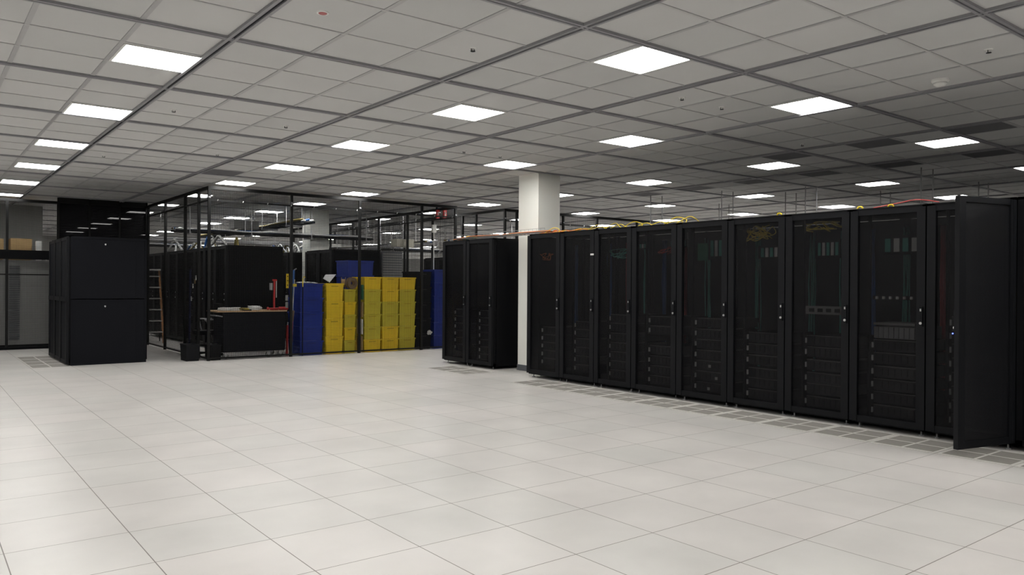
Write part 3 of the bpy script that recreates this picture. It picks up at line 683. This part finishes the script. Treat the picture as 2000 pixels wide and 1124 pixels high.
# red beacons on a conduit by the right cage corner
for dx, l in ((0, 'left'), (.17, 'right')):
    x, y = 9.86+dx*.75, 15.55-dx*.6
    t = thing('alarm_horn', 'small red alarm box high at the cage corner, %s of the two' % l, 'alarm', (x, y, 3.13))
    MB().box(-.036, -.03, -.10, .036, .03, .10).build('housing', REDB, t)
    MB().box(-.012, -.034, -.06, .012, -.03, .06).box(-.03, -.034, .02, .03, -.03, .03).build('lens_strip', WHT, t)
    MB().box(-.015, .03, -.1, .015, .06, .215).build('bracket', BLK2, t)
t = thing('conduit', 'white conduit pipe with junction box at the right cage corner', 'conduit', (9.80, 15.62, 0))
MB().cyl((0, 0, .0), (0, 0, 2.86), .014, 8).build('pipe', WHT, t); MB().box(-.05, -.03, 2.70, .05, .03, 2.88).build('junction_box', WHT, t)

# ------------------------------------------------------------------ overhead trays, rods, pipes beyond
def tray(lab, a, b, z, wd=.4, rods=(), rung=.3, cables=5):
    A = Vector((a[0], a[1], 0)); B = Vector((b[0], b[1], 0)); L_ = (B-A).length; rz = math.atan2(B.y-A.y, B.x-A.x)
    t = thing('cable_tray', lab, 'cable tray', (A.x, A.y, z), 'overhead cable trays', rz)
    for y in (0, wd): MB().box(0, y-.012, 0, L_, y+.012, .05).build('side_rail', STEEL if z < 2.58 else BLK2, t)
    g = MB(); k = .1
    while k < L_: g.box(k-.012, 0, .01, k+.012, wd, .03); k += rung
    g.build('rungs', STEEL if z < 2.58 else BLK2, t)
    for r_ in rods:
        for y in (-.02, wd+.02): MB().cyl((r_, y, -.03), (r_, y, CZ-z), .010, 6).build('hanger_rod', STEEL, t)
        MB().box(r_-.02, -.04, -.04, r_+.02, wd+.04, 0).build('hanger_bar', SIL, t)
    mt = ((WJ, 'white'), (DBLU, 'blue'), (WJ, 'white'), (GLD, 'tan'), (BLK2, 'black'))
    for i in range(cables):
        m, c_ = mt[i % 5]; y = .05+i*(wd-.1)/max(1, cables-1)
        n = int(L_/.6)+2
        pts = [A+Vector((math.cos(rz)*(L_*j/(n-1))-math.sin(rz)*(y+R(-.02, .02)), math.sin(rz)*(L_*j/(n-1))+math.cos(rz)*(y+R(-.02, .02)), z+.055+R(0, .035))) for j in range(n)]
        cable('%s cable bundle lying in the %s' % (c_, lab), pts, m, .024, name='cable_bundle', cat='cable bundle', group='bundles in the %s' % lab, seg=2)
tray('overhead tray just behind the cage racks', (4.7, 18.3), (9.6, 18.3), 2.62, .4, (.3, 1.7, 3.2, 4.7), cables=5)
tray('overhead tray further back across the cage', (4.7, 21.2), (9.6, 21.2), 2.55, .45, (.5, 2.0, 3.5), cables=6)
tray('overhead tray deep in the cage', (4.7, 25.5), (16, 25.5), 2.6, .5, (1, 3, 5, 7, 9), cables=5)
tray('overhead tray running back along the cage', (7.5, 17.2), (7.5, 25.3), 2.88, .35, (.8, 2.4, 4.4), cables=4)
tray('overhead tray behind the second mesh wall', (10.7, 17.0), (10.7, 22.9), 2.5, .35, (1, 3, 5), cables=5)
tray('overhead tray inside the farther cage', (11.6, 17.6), (20, 17.6), 2.6, .4, (.6, 2.4, 4.4, 6.4), cables=4)
tray('overhead tray at the far end of the farther cage', (11.6, 22.6), (24, 22.6), 2.6, .4, (1, 3, 5, 7), cables=5)
for k, (x, y, L_) in enumerate(((12.1, 10.9, 1), (12.6, 9.5, 1), (13.1, 8.0, 1), (14.9, 7.5, 1), (12.5, 5.65, 1), (14.9, 5.75, 1), (14.5, 11.0, 1), (13.7, 8.8, 1))):
    t = thing('hanger_rods', 'pair of thin ceiling rods above the long rack row, %s from the left' % ORD[k], 'hanger rod', (x, y, 0), 'rod pairs above the rack row')
    for dx in (0, .3): MB().cyl((dx, -dx*.15, 2.3), (dx, -dx*.15, CZ), .010, 6).build('rod', SIL if k in (0, 1, 2) else GREY, t)
    MB().box(-.05, -.1, 2.28, .35, .05, 2.32).build('strut', SIL, t)
for k, (y, z, r_) in enumerate(((23.2, 2.45, .09), (23.6, 2.72, .07), (24.0, 2.50, .08))):
    t = thing('insulated_pipe', 'white insulated pipe far behind the cage racks, %s' % ('lowest', 'highest', 'middle one')[k], 'pipe', (8.0, y, z), 'white insulated pipes')
    MB().cyl((0, 0, 0), (9.5, 0, 0), r_, 14).build('pipe', WHT, t, smooth=True)
    for q in range(6): MB().box(q*1.7+.2, -.015, r_, q*1.7+.23, .015, CZ-z).cyl((q*1.7+.2, 0, 0), (q*1.7+.25, 0, 0), r_+.008, 14).build('pipe_hanger', ALU, t)
tag(MB().box(9.75, 17.3, 2.42, 10.25, 17.6, 2.62).build('wall_box', mat('cream', (.5, .48, .40), .6)), 'cream metal box mounted high behind the cage rail', 'box')
t = thing('fan_unit', 'pale ceiling-hung unit above the cage racks near the corner post', 'air unit', (6.35, 19.4, 2.84))
MB().box(0, 0, 0, .62, .4, .2).build('housing', GREY, t)
for x in (.05, .57): MB().cyl((x, .2, .2), (x, .2, CZ-2.84), .006, 6).build('rod', SIL, t)
for i in range(48):
    row = (5.4, 17.0, 22.6, 'left rack row') if i % 2 else (7.8, 16.8, 21.8, 'right rack row')
    if i % 8 == 7: row = (12.4, 16.5, 19.6, 'racks of the farther cage')
    x = row[0]+R(0, .9); y = R(row[1], row[2]); l_ = R(.3, .8); a_ = R(-1, 1)
    m, c_ = ((WJ, 'white'), (WJ, 'white'), (SIL, 'silver'), (DBLU, 'blue'), (WHT, 'pale'), (GREY, 'grey'), (GLD, 'tan'))[i % 7]
    r_ = R(.014, .03); z = RH+r_; dx = R(-.25, .25)
    x = min(max(x, row[0]+.05), row[0]+.95)
    if row[0] == 7.8 and 17.3 < y+l_ and y < 19.25: y = 19.3+R(0, 1.5)
    if row[0] == 12.4: y = min(y, 19.2)
    cable('%s cable loop heaped on top of the %s inside the mesh' % (c_, row[3]), [(x, y, z), (x+dx*.3, y+l_*.25, z+R(.05, .22)), (x+dx*.5, y+l_*.5, z+R(.1, .34)), (x+dx*.8, y+l_*.8, z+R(.04, .15)), (x+dx, y+l_, z)], m, r_, name='looped_cable', group='%s cable loops on the %s' % (c_, row[3]), seg=4)
# unseen rack rows added to darken the ceiling, then the farther cage's racks
for q_, (xx, n_) in enumerate(((11.2, 13), (14.2, 13), (17.2, 13))):
    simple_rows(xx, [-.3+k*.76 for k in range(n_)], 'unseen black rack added in the %s row behind the long rack row, %%s from its near end' % ORD[q_], 'racks of the %s hidden row' % ORD[q_])
simple_rows(12.3, [16.3+k*.76 for k in range(5)], 'black rack in the farther cage, %s from its near end', 'racks in the farther cage')
